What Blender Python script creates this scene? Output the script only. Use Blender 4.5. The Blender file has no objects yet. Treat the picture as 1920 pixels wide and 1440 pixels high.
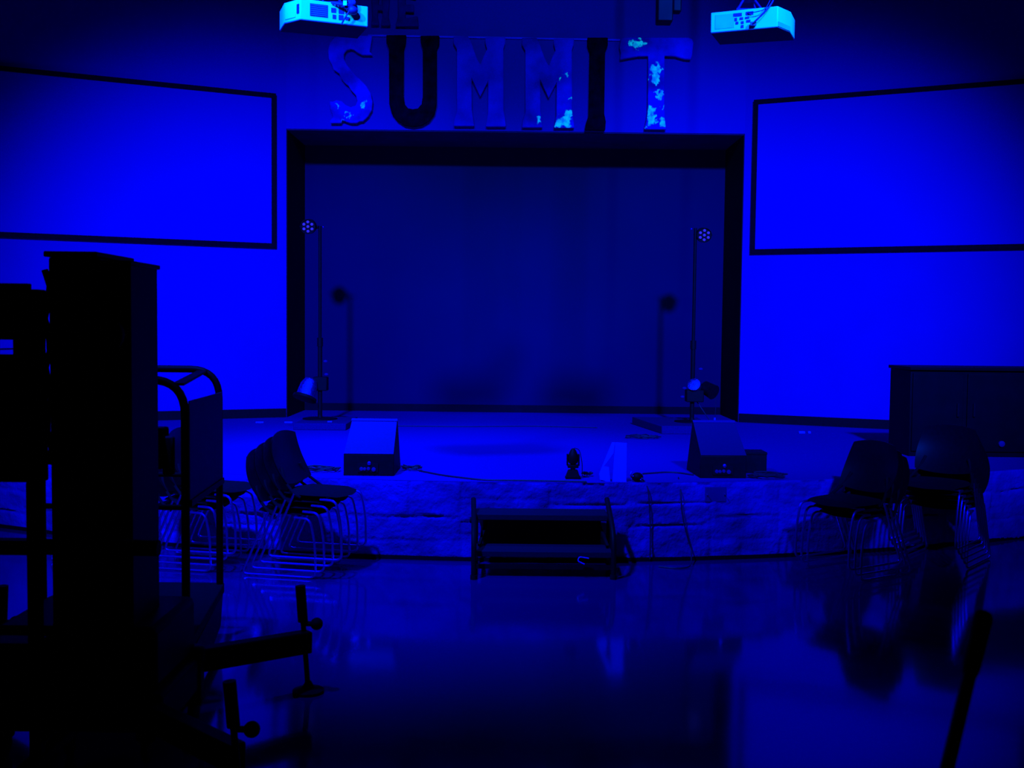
import bpy, bmesh, math, random
from mathutils import Vector, Matrix, noise
C = bpy.context.scene.collection
PI = math.pi
# ------------------------------------------------------------------ camera model (1920x1440 frame)
F_PX = 2000.0
CAM = Vector((0, 0, 1.77))
PITCH = math.atan((720 - 612) / F_PX)
ROLL = 0.011
_F = Vector((0, math.cos(PITCH), -math.sin(PITCH)))
_R0 = Vector((1, 0, 0)); _U0 = Vector((0, math.sin(PITCH), math.cos(PITCH)))
_R = _R0 * math.cos(ROLL) + _U0 * math.sin(ROLL)
_U = _U0 * math.cos(ROLL) - _R0 * math.sin(ROLL)
def at(px, py, Y):
    """point of the photograph at depth Y"""
    d = _R * ((px - 960) / F_PX) - _U * ((py - 720) / F_PX) + _F
    return CAM + d * (Y / d.y)
def atz(px, py, z):
    d = _R * ((px - 960) / F_PX) - _U * ((py - 720) / F_PX) + _F
    return CAM + d * ((z - CAM.z) / d.z)

# ------------------------------------------------------------------ materials
def mat(name, col, rough=0.6, metal=0.0, spec=0.5, nscale=0, nmix=0.25, bump=0.0, bscale=60, emit=None, estr=0, coat=0):
    m = bpy.data.materials.new(name); m.use_nodes = True
    nt = m.node_tree; b = nt.nodes['Principled BSDF']
    b.inputs['Base Color'].default_value = (*col, 1)
    b.inputs['Roughness'].default_value = rough
    b.inputs['Metallic'].default_value = metal
    b.inputs['Specular IOR Level'].default_value = spec
    if coat:
        b.inputs['Coat Weight'].default_value = coat; b.inputs['Coat Roughness'].default_value = 0.12
    tc = nt.nodes.new('ShaderNodeTexCoord')
    if nscale:
        n = nt.nodes.new('ShaderNodeTexNoise'); n.inputs['Scale'].default_value = nscale; n.inputs['Detail'].default_value = 6
        nt.links.new(tc.outputs['Object'], n.inputs['Vector'])
        r = nt.nodes.new('ShaderNodeValToRGB')
        r.color_ramp.elements[0].position = 0.3; r.color_ramp.elements[1].position = 0.7
        r.color_ramp.elements[0].color = (*[c * (1 - nmix) for c in col], 1)
        r.color_ramp.elements[1].color = (*[min(1, c * (1 + nmix)) for c in col], 1)
        nt.links.new(n.outputs['Fac'], r.inputs['Fac']); nt.links.new(r.outputs['Color'], b.inputs['Base Color'])
    if bump:
        n2 = nt.nodes.new('ShaderNodeTexNoise'); n2.inputs['Scale'].default_value = bscale; n2.inputs['Detail'].default_value = 5
        nt.links.new(tc.outputs['Object'], n2.inputs['Vector'])
        bp = nt.nodes.new('ShaderNodeBump'); bp.inputs['Strength'].default_value = bump; bp.inputs['Distance'].default_value = 0.01
        nt.links.new(n2.outputs['Fac'], bp.inputs['Height']); nt.links.new(bp.outputs['Normal'], b.inputs['Normal'])
    if emit:
        b.inputs['Emission Color'].default_value = (*emit, 1); b.inputs['Emission Strength'].default_value = estr
    return m
def blue(b, **k): return (b * .30, b * .004, b)  # blue of the stage light put into base colours, green nearly removed
M = {}
M['wall'] = mat('blue_tinted_wall_paint', blue(.35), rough=.75, spec=.04, nscale=2, nmix=.03, bump=.08, bscale=120)  # wall colour carries the blue of the stage light
M['backdrop'] = mat('dark_backdrop_paint', blue(.056), rough=.8, spec=.1, nscale=1.5, nmix=.05)
M['jamb'] = mat('black_painted_jamb', blue(.012), rough=.8, spec=.1, nscale=4, nmix=.2)
M['soffit'] = mat('dark_painted_soffit', blue(.09), rough=.8, spec=.1, nscale=4, nmix=.2)
M['ceiling'] = mat('black_ceiling', blue(.008), rough=.9, spec=.05, nscale=3)
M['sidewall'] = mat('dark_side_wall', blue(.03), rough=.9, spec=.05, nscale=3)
M['screen'] = mat('projection_fabric', blue(.40), rough=.85, spec=.05, nscale=3, nmix=.01)
M['frame'] = mat('black_velvet_frame', blue(.010), rough=.9, spec=.05, nscale=30)
M['deck'] = mat('stage_carpet', blue(.25), rough=.9, spec=.05, nscale=90, nmix=.12, bump=.25, bscale=300)
M['stone'] = mat('cut_limestone', blue(.34), rough=.9, spec=.1, nscale=3.2, nmix=.38, bump=.7, bscale=45)
M['black'] = mat('matte_black', blue(.006), rough=.6, spec=.14, nscale=20, nmix=.3)
M['lift'] = mat('lift_black_enamel', blue(.003), rough=.55, spec=.07, nscale=20, nmix=.3)
M['liftpanel'] = mat('lift_grey_panel', blue(.075), rough=.6, spec=.2, nscale=8, nmix=.15)
M['shell'] = mat('chair_black_plastic', blue(.008), rough=.38, spec=.3, nscale=40, nmix=.2)
M['seat'] = mat('chair_dark_fabric', blue(.009), rough=.85, spec=.15, nscale=80, nmix=.3, bump=.3, bscale=400)
M['chrome'] = mat('chrome_steel', (.30, .02, .85), rough=.38, metal=1.0, nscale=10, nmix=.05)
M['white'] = mat('white_plastic', (.85, .80, .92), rough=.45, nscale=9, nmix=.03)
M['greyport'] = mat('grey_louvre', (.1, .07, .5), rough=.6, nscale=20)
M['port'] = mat('dark_blue_socket', (.04, .004, .16), rough=.6, nscale=20)
M['white2'] = mat('white_card', (.5, .02, .75), rough=.7, nscale=9, nmix=.03)
M['rubber'] = mat('black_rubber', blue(.008), rough=.8, spec=.15, nscale=40)
M['cable'] = mat('dark_cable', blue(.03), rough=.6, nscale=40)
M['cablepale'] = mat('pale_cable', blue(.55), rough=.5, nscale=40)  # pale colour of the cord itself
M['lens'] = mat('led_lens', blue(.3), rough=.15, emit=(.10, .08, 1), estr=.25, nscale=40)
M['foil'] = mat('crinkled_foil', (.2, .05, .6), rough=.35, metal=1, nscale=60, nmix=.4, bump=1.0, bscale=80)
M['wedge'] = mat('wedge_grey_paint', blue(.15), rough=.75, spec=.2, nscale=60, nmix=.06, bump=.15, bscale=200)
M['wedgedark'] = mat('wedge_darker_grey', blue(.085), rough=.75, spec=.2, nscale=60, nmix=.06, bump=.15, bscale=200)  # same finish as the wedge grey, darker colour
M['tread'] = mat('step_tread', blue(.02), rough=.8, spec=.2, nscale=60, nmix=.2)
M['platform'] = mat('platform_carpet', blue(.11), rough=.9, spec=.1, nscale=60, nmix=.2)
M['letterdark'] = mat('letter_dark_metal', (.004, .0003, .012), rough=.9, spec=.0, nscale=9, nmix=.6, bump=.3)
M['wire'] = mat('hanging_rail', blue(.9), rough=.7, spec=.05, nscale=10, nmix=.2)
M['cabinet'] = mat('cabinet_black_laminate', blue(.005), rough=.55, spec=.1, nscale=6, nmix=.3)
M['pole'] = mat('olive_black_rod', (.014, .016, .010), rough=.6, spec=.2, nscale=20)

def floor_material():
    m = bpy.data.materials.new('polished_concrete'); m.use_nodes = True
    nt = m.node_tree; b = nt.nodes['Principled BSDF']; L = nt.links.new
    tc = nt.nodes.new('ShaderNodeTexCoord')
    n = nt.nodes.new('ShaderNodeTexNoise'); n.inputs['Scale'].default_value = .8; n.inputs['Detail'].default_value = 8
    L(tc.outputs['Object'], n.inputs['Vector'])
    r = nt.nodes.new('ShaderNodeValToRGB')
    r.color_ramp.elements[0].color = (*blue(.075), 1); r.color_ramp.elements[1].color = (*blue(.10), 1)
    L(n.outputs['Fac'], r.inputs['Fac']); L(r.outputs['Color'], b.inputs['Base Color'])
    n2 = nt.nodes.new('ShaderNodeTexNoise'); n2.inputs['Scale'].default_value = 2.2; n2.inputs['Detail'].default_value = 4
    L(tc.outputs['Object'], n2.inputs['Vector'])
    mr = nt.nodes.new('ShaderNodeMapRange'); mr.inputs['To Min'].default_value = .07; mr.inputs['To Max'].default_value = .13
    L(n2.outputs['Fac'], mr.inputs['Value']); L(mr.outputs['Result'], b.inputs['Roughness'])
    n3 = nt.nodes.new('ShaderNodeTexNoise'); n3.inputs['Scale'].default_value = 1.6
    L(tc.outputs['Object'], n3.inputs['Vector'])
    bp = nt.nodes.new('ShaderNodeBump'); bp.inputs['Strength'].default_value = .12; bp.inputs['Distance'].default_value = .01
    L(n3.outputs['Fac'], bp.inputs['Height']); L(bp.outputs['Normal'], b.inputs['Normal'])
    b.inputs['Specular IOR Level'].default_value = .9
    return m
M['floor'] = floor_material()

def letter_material(name, base, dark, patches, drift=.6):
    """painted tin: noise-worn blue with bare white patches at given local points (x, z, radius)"""
    m = bpy.data.materials.new(name); m.use_nodes = True
    nt = m.node_tree; b = nt.nodes['Principled BSDF']; L = nt.links.new
    b.inputs['Roughness'].default_value = .85; b.inputs['Specular IOR Level'].default_value = .03
    tc = nt.nodes.new('ShaderNodeTexCoord')
    n = nt.nodes.new('ShaderNodeTexNoise'); n.inputs['Scale'].default_value = 2.6; n.inputs['Detail'].default_value = 7
    L(tc.outputs['Object'], n.inputs['Vector'])
    r = nt.nodes.new('ShaderNodeValToRGB'); r.color_ramp.elements[0].position = .36; r.color_ramp.elements[1].position = .62
    r.color_ramp.elements[0].color = (*blue(dark), 1); r.color_ramp.elements[1].color = (*blue(base), 1)
    L(n.outputs['Fac'], r.inputs['Fac'])
    col = r.outputs['Color']
    if patches:
        n2 = nt.nodes.new('ShaderNodeTexNoise'); n2.inputs['Scale'].default_value = 16; n2.inputs['Detail'].default_value = 6
        L(tc.outputs['Object'], n2.inputs['Vector'])
        sub = nt.nodes.new('ShaderNodeVectorMath'); sub.operation = 'SUBTRACT'; sub.inputs[1].default_value = (.5, .5, .5)
        L(n2.outputs['Color'], sub.inputs[0])
        sc = nt.nodes.new('ShaderNodeVectorMath'); sc.operation = 'SCALE'; sc.inputs['Scale'].default_value = .22
        L(sub.outputs[0], sc.inputs[0])
        add = nt.nodes.new('ShaderNodeVectorMath'); add.operation = 'ADD'
        L(tc.outputs['Object'], add.inputs[0]); L(sc.outputs[0], add.inputs[1])
        fl = nt.nodes.new('ShaderNodeVectorMath'); fl.operation = 'MULTIPLY'; fl.inputs[1].default_value = (1, 0, 1)
        L(add.outputs[0], fl.inputs[0])
        acc = None
        for (x, z, rad) in patches:
            d = nt.nodes.new('ShaderNodeVectorMath'); d.operation = 'DISTANCE'; d.inputs[1].default_value = (x, 0, z)
            L(fl.outputs[0], d.inputs[0])
            s = nt.nodes.new('ShaderNodeMath'); s.operation = 'SUBTRACT'; s.inputs[0].default_value = rad
            L(d.outputs['Value'], s.inputs[1])
            if acc is None: acc = s.outputs[0]
            else:
                mx = nt.nodes.new('ShaderNodeMath'); mx.operation = 'MAXIMUM'; L(acc, mx.inputs[0]); L(s.outputs[0], mx.inputs[1]); acc = mx.outputs[0]
        mr = nt.nodes.new('ShaderNodeMapRange'); mr.inputs['From Min'].default_value = 0; mr.inputs['From Max'].default_value = .02
        L(acc, mr.inputs['Value'])
        n3 = nt.nodes.new('ShaderNodeTexNoise'); n3.inputs['Scale'].default_value = 14; n3.inputs['Detail'].default_value = 5
        L(tc.outputs['Object'], n3.inputs['Vector'])
        r3 = nt.nodes.new('ShaderNodeValToRGB'); r3.color_ramp.elements[0].position = .38; r3.color_ramp.elements[1].position = .6
        r3.color_ramp.elements[0].color = (.45, .30, .8, 1); r3.color_ramp.elements[1].color = (1, 1, .95, 1)
        L(n3.outputs['Fac'], r3.inputs['Fac'])
        mix = nt.nodes.new('ShaderNodeMix'); mix.data_type = 'RGBA'
        L(mr.outputs['Result'], mix.inputs['Factor']); L(col, mix.inputs['A']); L(r3.outputs['Color'], mix.inputs['B'])
        col = mix.outputs['Result']
    L(col, b.inputs['Base Color'])
    bp = nt.nodes.new('ShaderNodeBump'); bp.inputs['Strength'].default_value = .4; bp.inputs['Distance'].default_value = .01
    L(n.outputs['Fac'], bp.inputs['Height']); L(bp.outputs['Normal'], b.inputs['Normal'])
    return m

# ------------------------------------------------------------------ mesh builder
def fillet(pts, r, n=6, closed=False):
    pts = [Vector(p) for p in pts]; out = []
    N = len(pts)
    for i, p in enumerate(pts):
        if not closed and i in (0, N - 1): out.append(p); continue
        a = pts[(i - 1) % N]; b = pts[(i + 1) % N]
        rr = r[i] if isinstance(r, (list, tuple)) else r
        rr = min(rr, (a - p).length * .48, (b - p).length * .48)
        if rr < 1e-4: out.append(p); continue
        p0 = p + (a - p).normalized() * rr; p1 = p + (b - p).normalized() * rr
        for k in range(n + 1):
            t = k / n
            out.append(p0 * (1 - t) ** 2 + p * 2 * t * (1 - t) + p1 * t * t)
    return out
class MB:
    def __init__(s): s.v = []; s.f = []
    def add(s, vs, fs):
        o = len(s.v); s.v += [Vector(v) for v in vs]; s.f += [tuple(i + o for i in f) for f in fs]; return s
    def box(s, a, b, rz=0, piv=None, m=None):
        x0, y0, z0 = a; x1, y1, z1 = b
        vs = [Vector(p) for p in ((x0,y0,z0),(x1,y0,z0),(x1,y1,z0),(x0,y1,z0),(x0,y0,z1),(x1,y0,z1),(x1,y1,z1),(x0,y1,z1))]
        if rz:
            c = Vector(piv) if piv else Vector(((x0+x1)/2,(y0+y1)/2,0)); c.z = 0
            R = Matrix.Rotation(rz, 3, 'Z'); vs = [R @ (v - c) + c for v in vs]
        if m: vs = [m @ v for v in vs]
        return s.add(vs, [(0,3,2,1),(4,5,6,7),(0,1,5,4),(1,2,6,5),(2,3,7,6),(3,0,4,7)])
    def beam(s, p, q, w, h, up=(0, 0, 1)):
        p = Vector(p); q = Vector(q); d = (q - p).normalized(); up = Vector(up)
        sd = d.cross(up).normalized() * w / 2; u = sd.cross(d).normalized() * h / 2
        vs = [p-sd-u, p+sd-u, p+sd+u, p-sd+u, q-sd-u, q+sd-u, q+sd+u, q-sd+u]
        return s.add(vs, [(0,1,2,3),(7,6,5,4),(0,4,5,1),(1,5,6,2),(2,6,7,3),(3,7,4,0)])
    def tube(s, pts, r, n=10, cap=True):
        pts = [Vector(p) for p in pts]; N = len(pts)
        rs = r if isinstance(r, (list, tuple)) else [r] * N
        t0 = (pts[1] - pts[0]).normalized()
        ref = Vector((0, 0, 1)) if abs(t0.z) < .9 else Vector((1, 0, 0))
        u = t0.cross(ref).normalized(); vs = []; fs = []
        for i, p in enumerate(pts):
            t = (pts[min(i+1, N-1)] - pts[max(i-1, 0)]).normalized()
            u = (u - t * u.dot(t)).normalized(); w = t.cross(u)
            for k in range(n):
                a = 2 * PI * k / n; vs.append(p + (u * math.cos(a) + w * math.sin(a)) * rs[i])
        for i in range(N - 1):
            for k in range(n):
                a = i*n + k; b = i*n + (k+1) % n; fs.append((a, b, b + n, a + n))
        if cap: fs.append(tuple(range(n-1, -1, -1))); fs.append(tuple(range((N-1)*n, N*n)))
        return s.add(vs, fs)
    def cyl(s, p, q, r, n=20): return s.tube([p, q], r, n)
    def lathe(s, c, prof, n=24, axis=(0, 0, 1)):
        ax = Vector(axis).normalized(); c = Vector(c)
        ps = [c + ax * z for r, z in prof]; return s.tube_axis(ps, [max(r, 1e-4) for r, z in prof], ax, n)
    def tube_axis(s, ps, rs, ax, n):
        ref = Vector((0, 0, 1)) if abs(ax.z) < .9 else Vector((1, 0, 0))
        u = ax.cross(ref).normalized(); w = ax.cross(u); vs = []; fs = []
        for p, r in zip(ps, rs):
            for k in range(n):
                a = 2*PI*k/n; vs.append(p + (u*math.cos(a) + w*math.sin(a))*r)
        for i in range(len(ps)-1):
            for k in range(n):
                a = i*n+k; b = i*n+(k+1) % n; fs.append((a, b, b+n, a+n))
        fs.append(tuple(range(n-1, -1, -1))); fs.append(tuple(range((len(ps)-1)*n, len(ps)*n)))
        return s.add(vs, fs)
    def ball(s, c, r, n=12, sc=(1,1,1)):
        c = Vector(c); vs = []; fs = []
        for i in range(1, n):
            th = PI*i/n
            for k in range(2*n):
                a = PI*k/n; vs.append(c + Vector((math.sin(th)*math.cos(a)*r*sc[0], math.sin(th)*math.sin(a)*r*sc[1], math.cos(th)*r*sc[2])))
        m = 2*n
        for i in range(n-2):
            for k in range(m): fs.append((i*m+k, (i+1)*m+k, (i+1)*m+(k+1) % m, i*m+(k+1) % m))
        vs += [c + Vector((0,0,r*sc[2])), c - Vector((0,0,r*sc[2]))]; t = len(vs)-2
        for k in range(m):
            fs.append((t, k, (k+1) % m)); fs.append((t+1, (n-2)*m+(k+1) % m, (n-2)*m+k))
        return s.add(vs, fs)
    def prism(s, poly, ext):
        """poly: 3-D outline points; ext: extrusion vector"""
        poly = [Vector(p) for p in poly]; e = Vector(ext); n = len(poly)
        return s.add(poly + [p + e for p in poly], [tuple(range(n)), tuple(range(2*n-1, n-1, -1))] + [(i, i+n, (i+1) % n + n, (i+1) % n) for i in range(n)])
    def build(s, name, m, parent=None, bevel=0, off=None, sub=0, smooth=35, loc=None):
        o = off if off is not None else Vector((0,0,0))
        me = bpy.data.meshes.new(name); me.from_pydata([tuple(v - o) for v in s.v], [], s.f)
        bm = bmesh.new(); bm.from_mesh(me)
        bmesh.ops.recalc_face_normals(bm, faces=bm.faces)
        for f in bm.faces: f.smooth = True
        for e in bm.edges:
            if len(e.link_faces) == 2 and e.calc_face_angle(0) > math.radians(smooth): e.smooth = False
        bm.to_mesh(me); bm.free()
        ob = bpy.data.objects.new(name, me); C.objects.link(ob); me.materials.append(m)
        if parent: ob.parent = parent
        if loc is not None: ob.location = loc
        if bevel:
            b = ob.modifiers.new('bevel', 'BEVEL'); b.width = bevel; b.segments = 2; b.limit_method = 'ANGLE'; b.angle_limit = math.radians(40)
        if sub:
            d = ob.modifiers.new('sub', 'SUBSURF'); d.levels = sub; d.render_levels = sub
        return ob
def tag(o, label=None, cat=None, group=None, kind=None):
    if label: o['label'] = label
    if cat: o['category'] = cat
    if group: o['group'] = group
    if kind: o['kind'] = kind
    return o
def thing(name, loc, label, cat, group=None, rz=0):
    e = bpy.data.objects.new(name, None); C.objects.link(e); e.location = loc; e.rotation_euler = (0, 0, rz); e.empty_display_size = .1
    return tag(e, label, cat, group)
def structure(mb, name, m, label=None, **k):
    o = mb.build(name, m, **k); return tag(o, label, None, None, 'structure')
def single(mb, name, m, label, cat, base, group=None, **k):
    o = mb.build(name, m, off=Vector(base), loc=Vector(base), **k); return tag(o, label, cat, group)

# ------------------------------------------------------------------ the room
SZ = 0.60                      # stage height
WY = 13.37; BY = 14.5         # wall plane, backdrop plane
OX0 = at(537, 500, WY).x; OX1 = at(1391, 500, WY).x
HZ = at(966, 246, WY).z        # underside of the header
CEIL = 9.0
TA = .46
SX = 7.45
def arc(x): return 7.98 + .058 * x * x
def wl(x): return WY - (OX0 - x) * TA      # left splayed wall
def wr(x): return WY - (x - OX1) * TA

structure(MB().box((-9, -6, -.1), (9, 12.5, 0)), 'floor', M['floor'], 'dark polished concrete floor reflecting the blue walls')
structure(MB().box((-9, -6, CEIL), (9, 15, CEIL + .1)), 'ceiling', M['ceiling'])
structure(MB().box((OX0, WY, HZ), (OX1, BY, CEIL)), 'wall_header', M['wall'], 'blue-lit wall above the stage opening')
structure(MB().box((OX0, WY + .012, HZ - .015), (OX1, BY, HZ)), 'trim_1', M['soffit'], 'dark underside of the stage opening')
for nm, x, e, yy in (('wall_left', OX0, -1, wl), ('wall_right', OX1, 1, wr)):
    far = e * SX
    poly = [(x, WY, SZ), (far, yy(far), SZ), (far, yy(far) + .4, SZ), (x + e*.3, BY + .35, SZ), (x, BY + .1, SZ)]
    structure(MB().prism(poly, (0, 0, CEIL - SZ)), nm, M['wall'], 'splayed blue-lit wall ' + ('left' if e < 0 else 'right') + ' of the stage opening')
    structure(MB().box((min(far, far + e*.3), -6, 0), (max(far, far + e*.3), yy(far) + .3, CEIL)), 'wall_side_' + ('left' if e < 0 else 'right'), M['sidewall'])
    # black jamb lining
    j = MB().box((min(x, x - e*.012), WY + .004, SZ), (max(x, x - e*.012), BY, HZ - .015))
    structure(j, 'trim_2' if e < 0 else 'trim_3', M['jamb'], 'black lining of the stage opening')
    # baseboard along the splayed wall
    d = Vector((far - x, yy(far) - WY, 0)).normalized(); nrm = Vector((-d.y, d.x, 0)) * (1 if e < 0 else -1)
    if nrm.y > 0: nrm = -nrm
    b = MB(); p0 = Vector((x + e*.01, WY, 0)); p1 = Vector((far, yy(far), 0))
    b.prism([p0 + Vector((0,0,SZ)), p1 + Vector((0,0,SZ)), p1 + nrm*.02 + Vector((0,0,SZ)), p0 + nrm*.02 + Vector((0,0,SZ))], (0,0,.11))
    structure(b, 'baseboard_' + ('left' if e < 0 else 'right'), M['rubber'])
structure(MB().box((OX0 - .3, BY, SZ), (OX1 + .3, BY + .1, CEIL)), 'wall_back', M['backdrop'], 'dark flat back wall of the stage')
structure(MB().box((OX0, BY - .02, SZ), (OX1, BY, SZ + .10)), 'baseboard_back', M['jamb'])

# stage deck
xs = [-SX + 2*SX*i/80 for i in range(81)]
front = [Vector((x, arc(x) - .006, SZ - .03)) for x in xs if arc(x) < wl(-abs(x)) + 0.0]
xs2 = [p.x for p in front]
back = [Vector((xs2[-1], wr(xs2[-1]) + .1, SZ-.03)), Vector((OX1, BY + .05, SZ-.03)), Vector((OX0, BY + .05, SZ-.03)), Vector((xs2[0], wl(xs2[0]) + .1, SZ-.03))]
structure(MB().prism(front + back, (0, 0, .03)), 'stage_deck', M['deck'], 'carpeted curved stage deck glowing blue')
# stone face: one relief mesh along the curve
random.seed(7)
ROWSETS = [[0,.15,.33,.60],[0,.20,.30,.47,.60],[0,.27,.44,.60],[0,.12,.34,.46,.60],[0,.18,.42,.60]]
stones = []
x = -7.6; last = None
while x < 7.6:
    w = random.uniform(.42, .95); rs = random.choice([r for r in ROWSETS if r is not last]); last = rs
    for a, b_ in zip(rs[:-1], rs[1:]):
        cuts = [x, x + w] if random.random() < .45 else [x, x + w*random.uniform(.35, .65), x + w]
        for c, d in zip(cuts[:-1], cuts[1:]):
            stones.append([c, d, a, b_, random.uniform(-.006, .010), random.uniform(-.02, .02), random.uniform(-.04, .04), random.random()])
    x += w
def relief(x, z):
    zj = z + .010 * noise.noise(Vector((x*4, z*3, 5)))
    xj = x + .012 * noise.noise(Vector((x*4, z*7, 9)))
    h = 0
    for s in stones:
        if s[0] <= xj < s[1] and s[2] <= zj < s[3]:
            de = min(xj - s[0], s[1] - xj); dz = min(zj - s[2], s[3] - zj)
            cx = (s[0]+s[1])/2; cz = (s[2]+s[3])/2
            h = s[4] + s[5]*(xj-cx) + s[6]*(zj-cz)
            h -= .006 * max(0, 1 - min(de, dz) / .02)      # mortar, nearly flush
            u = (xj - s[0]) / (s[1] - s[0])
            if s[7] < .34 and zj < cz and s[2] > .05:       # some joints stand open below the stone
                h -= .045 * max(0, 1 - dz / .013) * max(0, math.sin(PI*min(1, max(0, u*1.3 - .15))))
            break
    h += .012 * noise.fractal(Vector((x*6, z*8, 1)), 1.0, 2.0, 4) + .004 * noise.noise(Vector((x*40, z*40, 3)))
    return max(-.03, h) + .022
nx, nz = 1100, 46
vs = []; fs = []
xa, xb = xs2[0], xs2[-1]
for i in range(nx + 1):
    x = xa + (xb - xa) * i / nx
    slope = 2 * .058 * x; nn = Vector((slope, -1, 0)).normalized()
    for j in range(nz + 1):
        z = .598 * j / nz
        p = Vector((x, arc(x), z)) + nn * relief(x, z)
        vs.append(p)
for i in range(nx):
    for j in range(nz):
        a = i*(nz+1)+j; fs.append((a, a+nz+1, a+nz+2, a+1))
sm = MB().add(vs, fs)
structure(sm, 'stage_stone_face', M['stone'], 'rough cut-stone face of the curved stage', smooth=60)
# dark strip at the foot of the stone
st = MB(); n = 80
poly = [Vector((xa + (xb-xa)*i/n, arc(xa + (xb-xa)*i/n) - .035, 0)) for i in range(n+1)] + [Vector((xb - (xb-xa)*i/n, arc(xb - (xb-xa)*i/n) + .02, 0)) for i in range(n+1)]
structure(st.prism(poly, (0,0,.03)), 'baseboard_front', M['black'])
# outlet plate in the stone (a tile of smoother stone)
def on_face(px, py):
    d = (at(px, py, 5) - CAM); Y = 8.0
    for _ in range(8):
        p = CAM + d * (Y / d.y); Y = arc(p.x)
    return CAM + d * (Y / d.y)
pc = on_face(1340, 926)
sl = 2*.058*pc.x; nn = Vector((sl, -1, 0)).normalized(); tt = Vector((1, sl, 0)).normalized()
t = thing('floor_box_cover', pc, 'pale flat cover plate set in the stone face below the right wedge speaker', 'cover plate')
b = MB()
for (w, h, e) in ((.085, .058, .035),):
    q = [nn*-.02 + tt*-w + Vector((0,0,-h)), nn*-.02 + tt*w + Vector((0,0,-h)), nn*-.02 + tt*w + Vector((0,0,h)), nn*-.02 + tt*-w + Vector((0,0,h))]
    b.prism(q, nn*(e+.012))
b.build('plate', M['wedge'], t, bevel=.004)
for sx in (-.07, .07): MB().cyl(nn*.02 + tt*sx, nn*.051 + tt*sx, .005, 10).build('screw', M['chrome'], t)

# ------------------------------------------------------------------ projection screens
def screen(side):
    if side < 0: pA = at(512, 320, WY); yy = wl; x0 = -(abs(at(512, 320, 13.2).x)); e = -1
    else: x0 = at(1418, 330, 13.15).x; yy = wr; e = 1
    zt, zb = (at(512, 177, wl(x0)).z, at(512, 465, wl(x0)).z) if e < 0 else (at(1424, 189, wr(x0)).z, at(1416, 476, wr(x0)).z)
    base = Vector((x0, yy(x0), zb))
    d = Vector((e, -TA, 0)).normalized(); nrm = Vector((-e * TA, -1, 0)).normalized()
    W = (zt - zb - .1) * 16 / 9 + .1
    t = thing('projection_screen', base + nrm*.03, 'large framed projection screen on the %s splayed wall' % ('left' if e < 0 else 'right'), 'projection screen', 'two projection screens')
    fw = .052; up = Vector((0,0,zt - zb)); b = MB()
    b.prism([nrm*.008 + d*.02 + Vector((0,0,.02)), nrm*.008 + d*(W-.02) + Vector((0,0,.02)), nrm*.008 + d*(W-.02) + up - Vector((0,0,.02)), nrm*.008 + d*.02 + up - Vector((0,0,.02))], -nrm*.012)
    b.build('screen_fabric', M['screen'], t)
    f = MB()
    o = [Vector((0,0,0)), d*W, d*W + up, up]
    i = [d*fw + Vector((0,0,fw)), d*(W-fw) + Vector((0,0,fw)), d*(W-fw) + up - Vector((0,0,fw)), d*fw + up - Vector((0,0,fw))]
    vs = [p + nrm*.03 for p in o] + [p + nrm*.03 for p in i] + [p - nrm*.03 for p in o] + [p - nrm*.0 for p in i]
    fs = []
    for k in range(4):
        l = (k+1) % 4
        fs += [(k, l, l+4, k+4), (k+4, l+4, l+12, k+12), (k, k+8, l+8, l)]
    f.add(vs, fs); f.build('frame', M['frame'], t)
screen(-1); screen(1)

# ------------------------------------------------------------------ SUMMIT letters
LY = WY - .10
Z1 = 4.3636
def z1(p): return (520 + p[0]/Z1, p[1]/Z1)
def z2(p): return (940 + p[0]/3.4286, p[1]/3.4286)
S_ = [(770,287),(775,300),(755,420),(778,446),(690,446),(650,425),(625,405),(598,397),(565,408),(542,440),(545,482),(570,530),(620,590),(680,650),(730,705),(765,765),(779,830),(772,900),(742,950),(700,990),(672,992),(650,1006),(600,1006),(572,998),(530,982),(520,1006),(430,1006),(432,980),(455,955),(445,930),(430,895),(425,825),(455,830),(480,818),(530,825),(555,855),(600,875),(640,862),(655,825),(642,780),(600,735),(580,700),(545,672),(520,640),(505,600),(460,568),(445,530),(420,480),(414,410),(428,350),(460,308),(500,287),(560,281),(620,284),(700,290)]
U_ = [(890,285),(1055,285),(1050,350),(1035,400),(1030,780),(1040,850),(1070,885),(1110,892),(1150,885),(1180,850),(1190,780),(1190,400),(1175,350),(1170,290),(1325,290),(1325,360),(1305,400),(1302,850),(1285,930),(1240,990),(1180,1025),(1110,1037),(1040,1025),(980,985),(935,930),(915,850),(912,400),(893,350)]
M_ = [(1440,298),(1560,295),(1585,335),(1605,400),(1640,490),(1662,525),(1690,450),(1715,400),(1700,345),(1700,305),(1868,305),(1865,350),(1850,400),(1852,900),(1862,960),(1872,1035),(1703,1035),(1722,930),(1722,672),(1660,790),(1592,650),(1592,900),(1612,1030),(1440,1030),(1448,970),(1468,900),(1468,400),(1440,350)]
I_ = [(553,240),(685,240),(685,290),(668,330),(662,730),(672,780),(668,838),(537,835),(545,790),(562,740),(568,330),(553,290)]
T_ = [(768,240),(1205,240),(1228,250),(1236,275),(1232,310),(1228,350),(1220,380),(1180,377),(1120,360),(1050,357),(1048,700),(1052,770),(1062,832),(920,830),(935,760),(943,700),(945,358),(880,360),(820,370),(765,381),(768,340),(760,300)]
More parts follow.
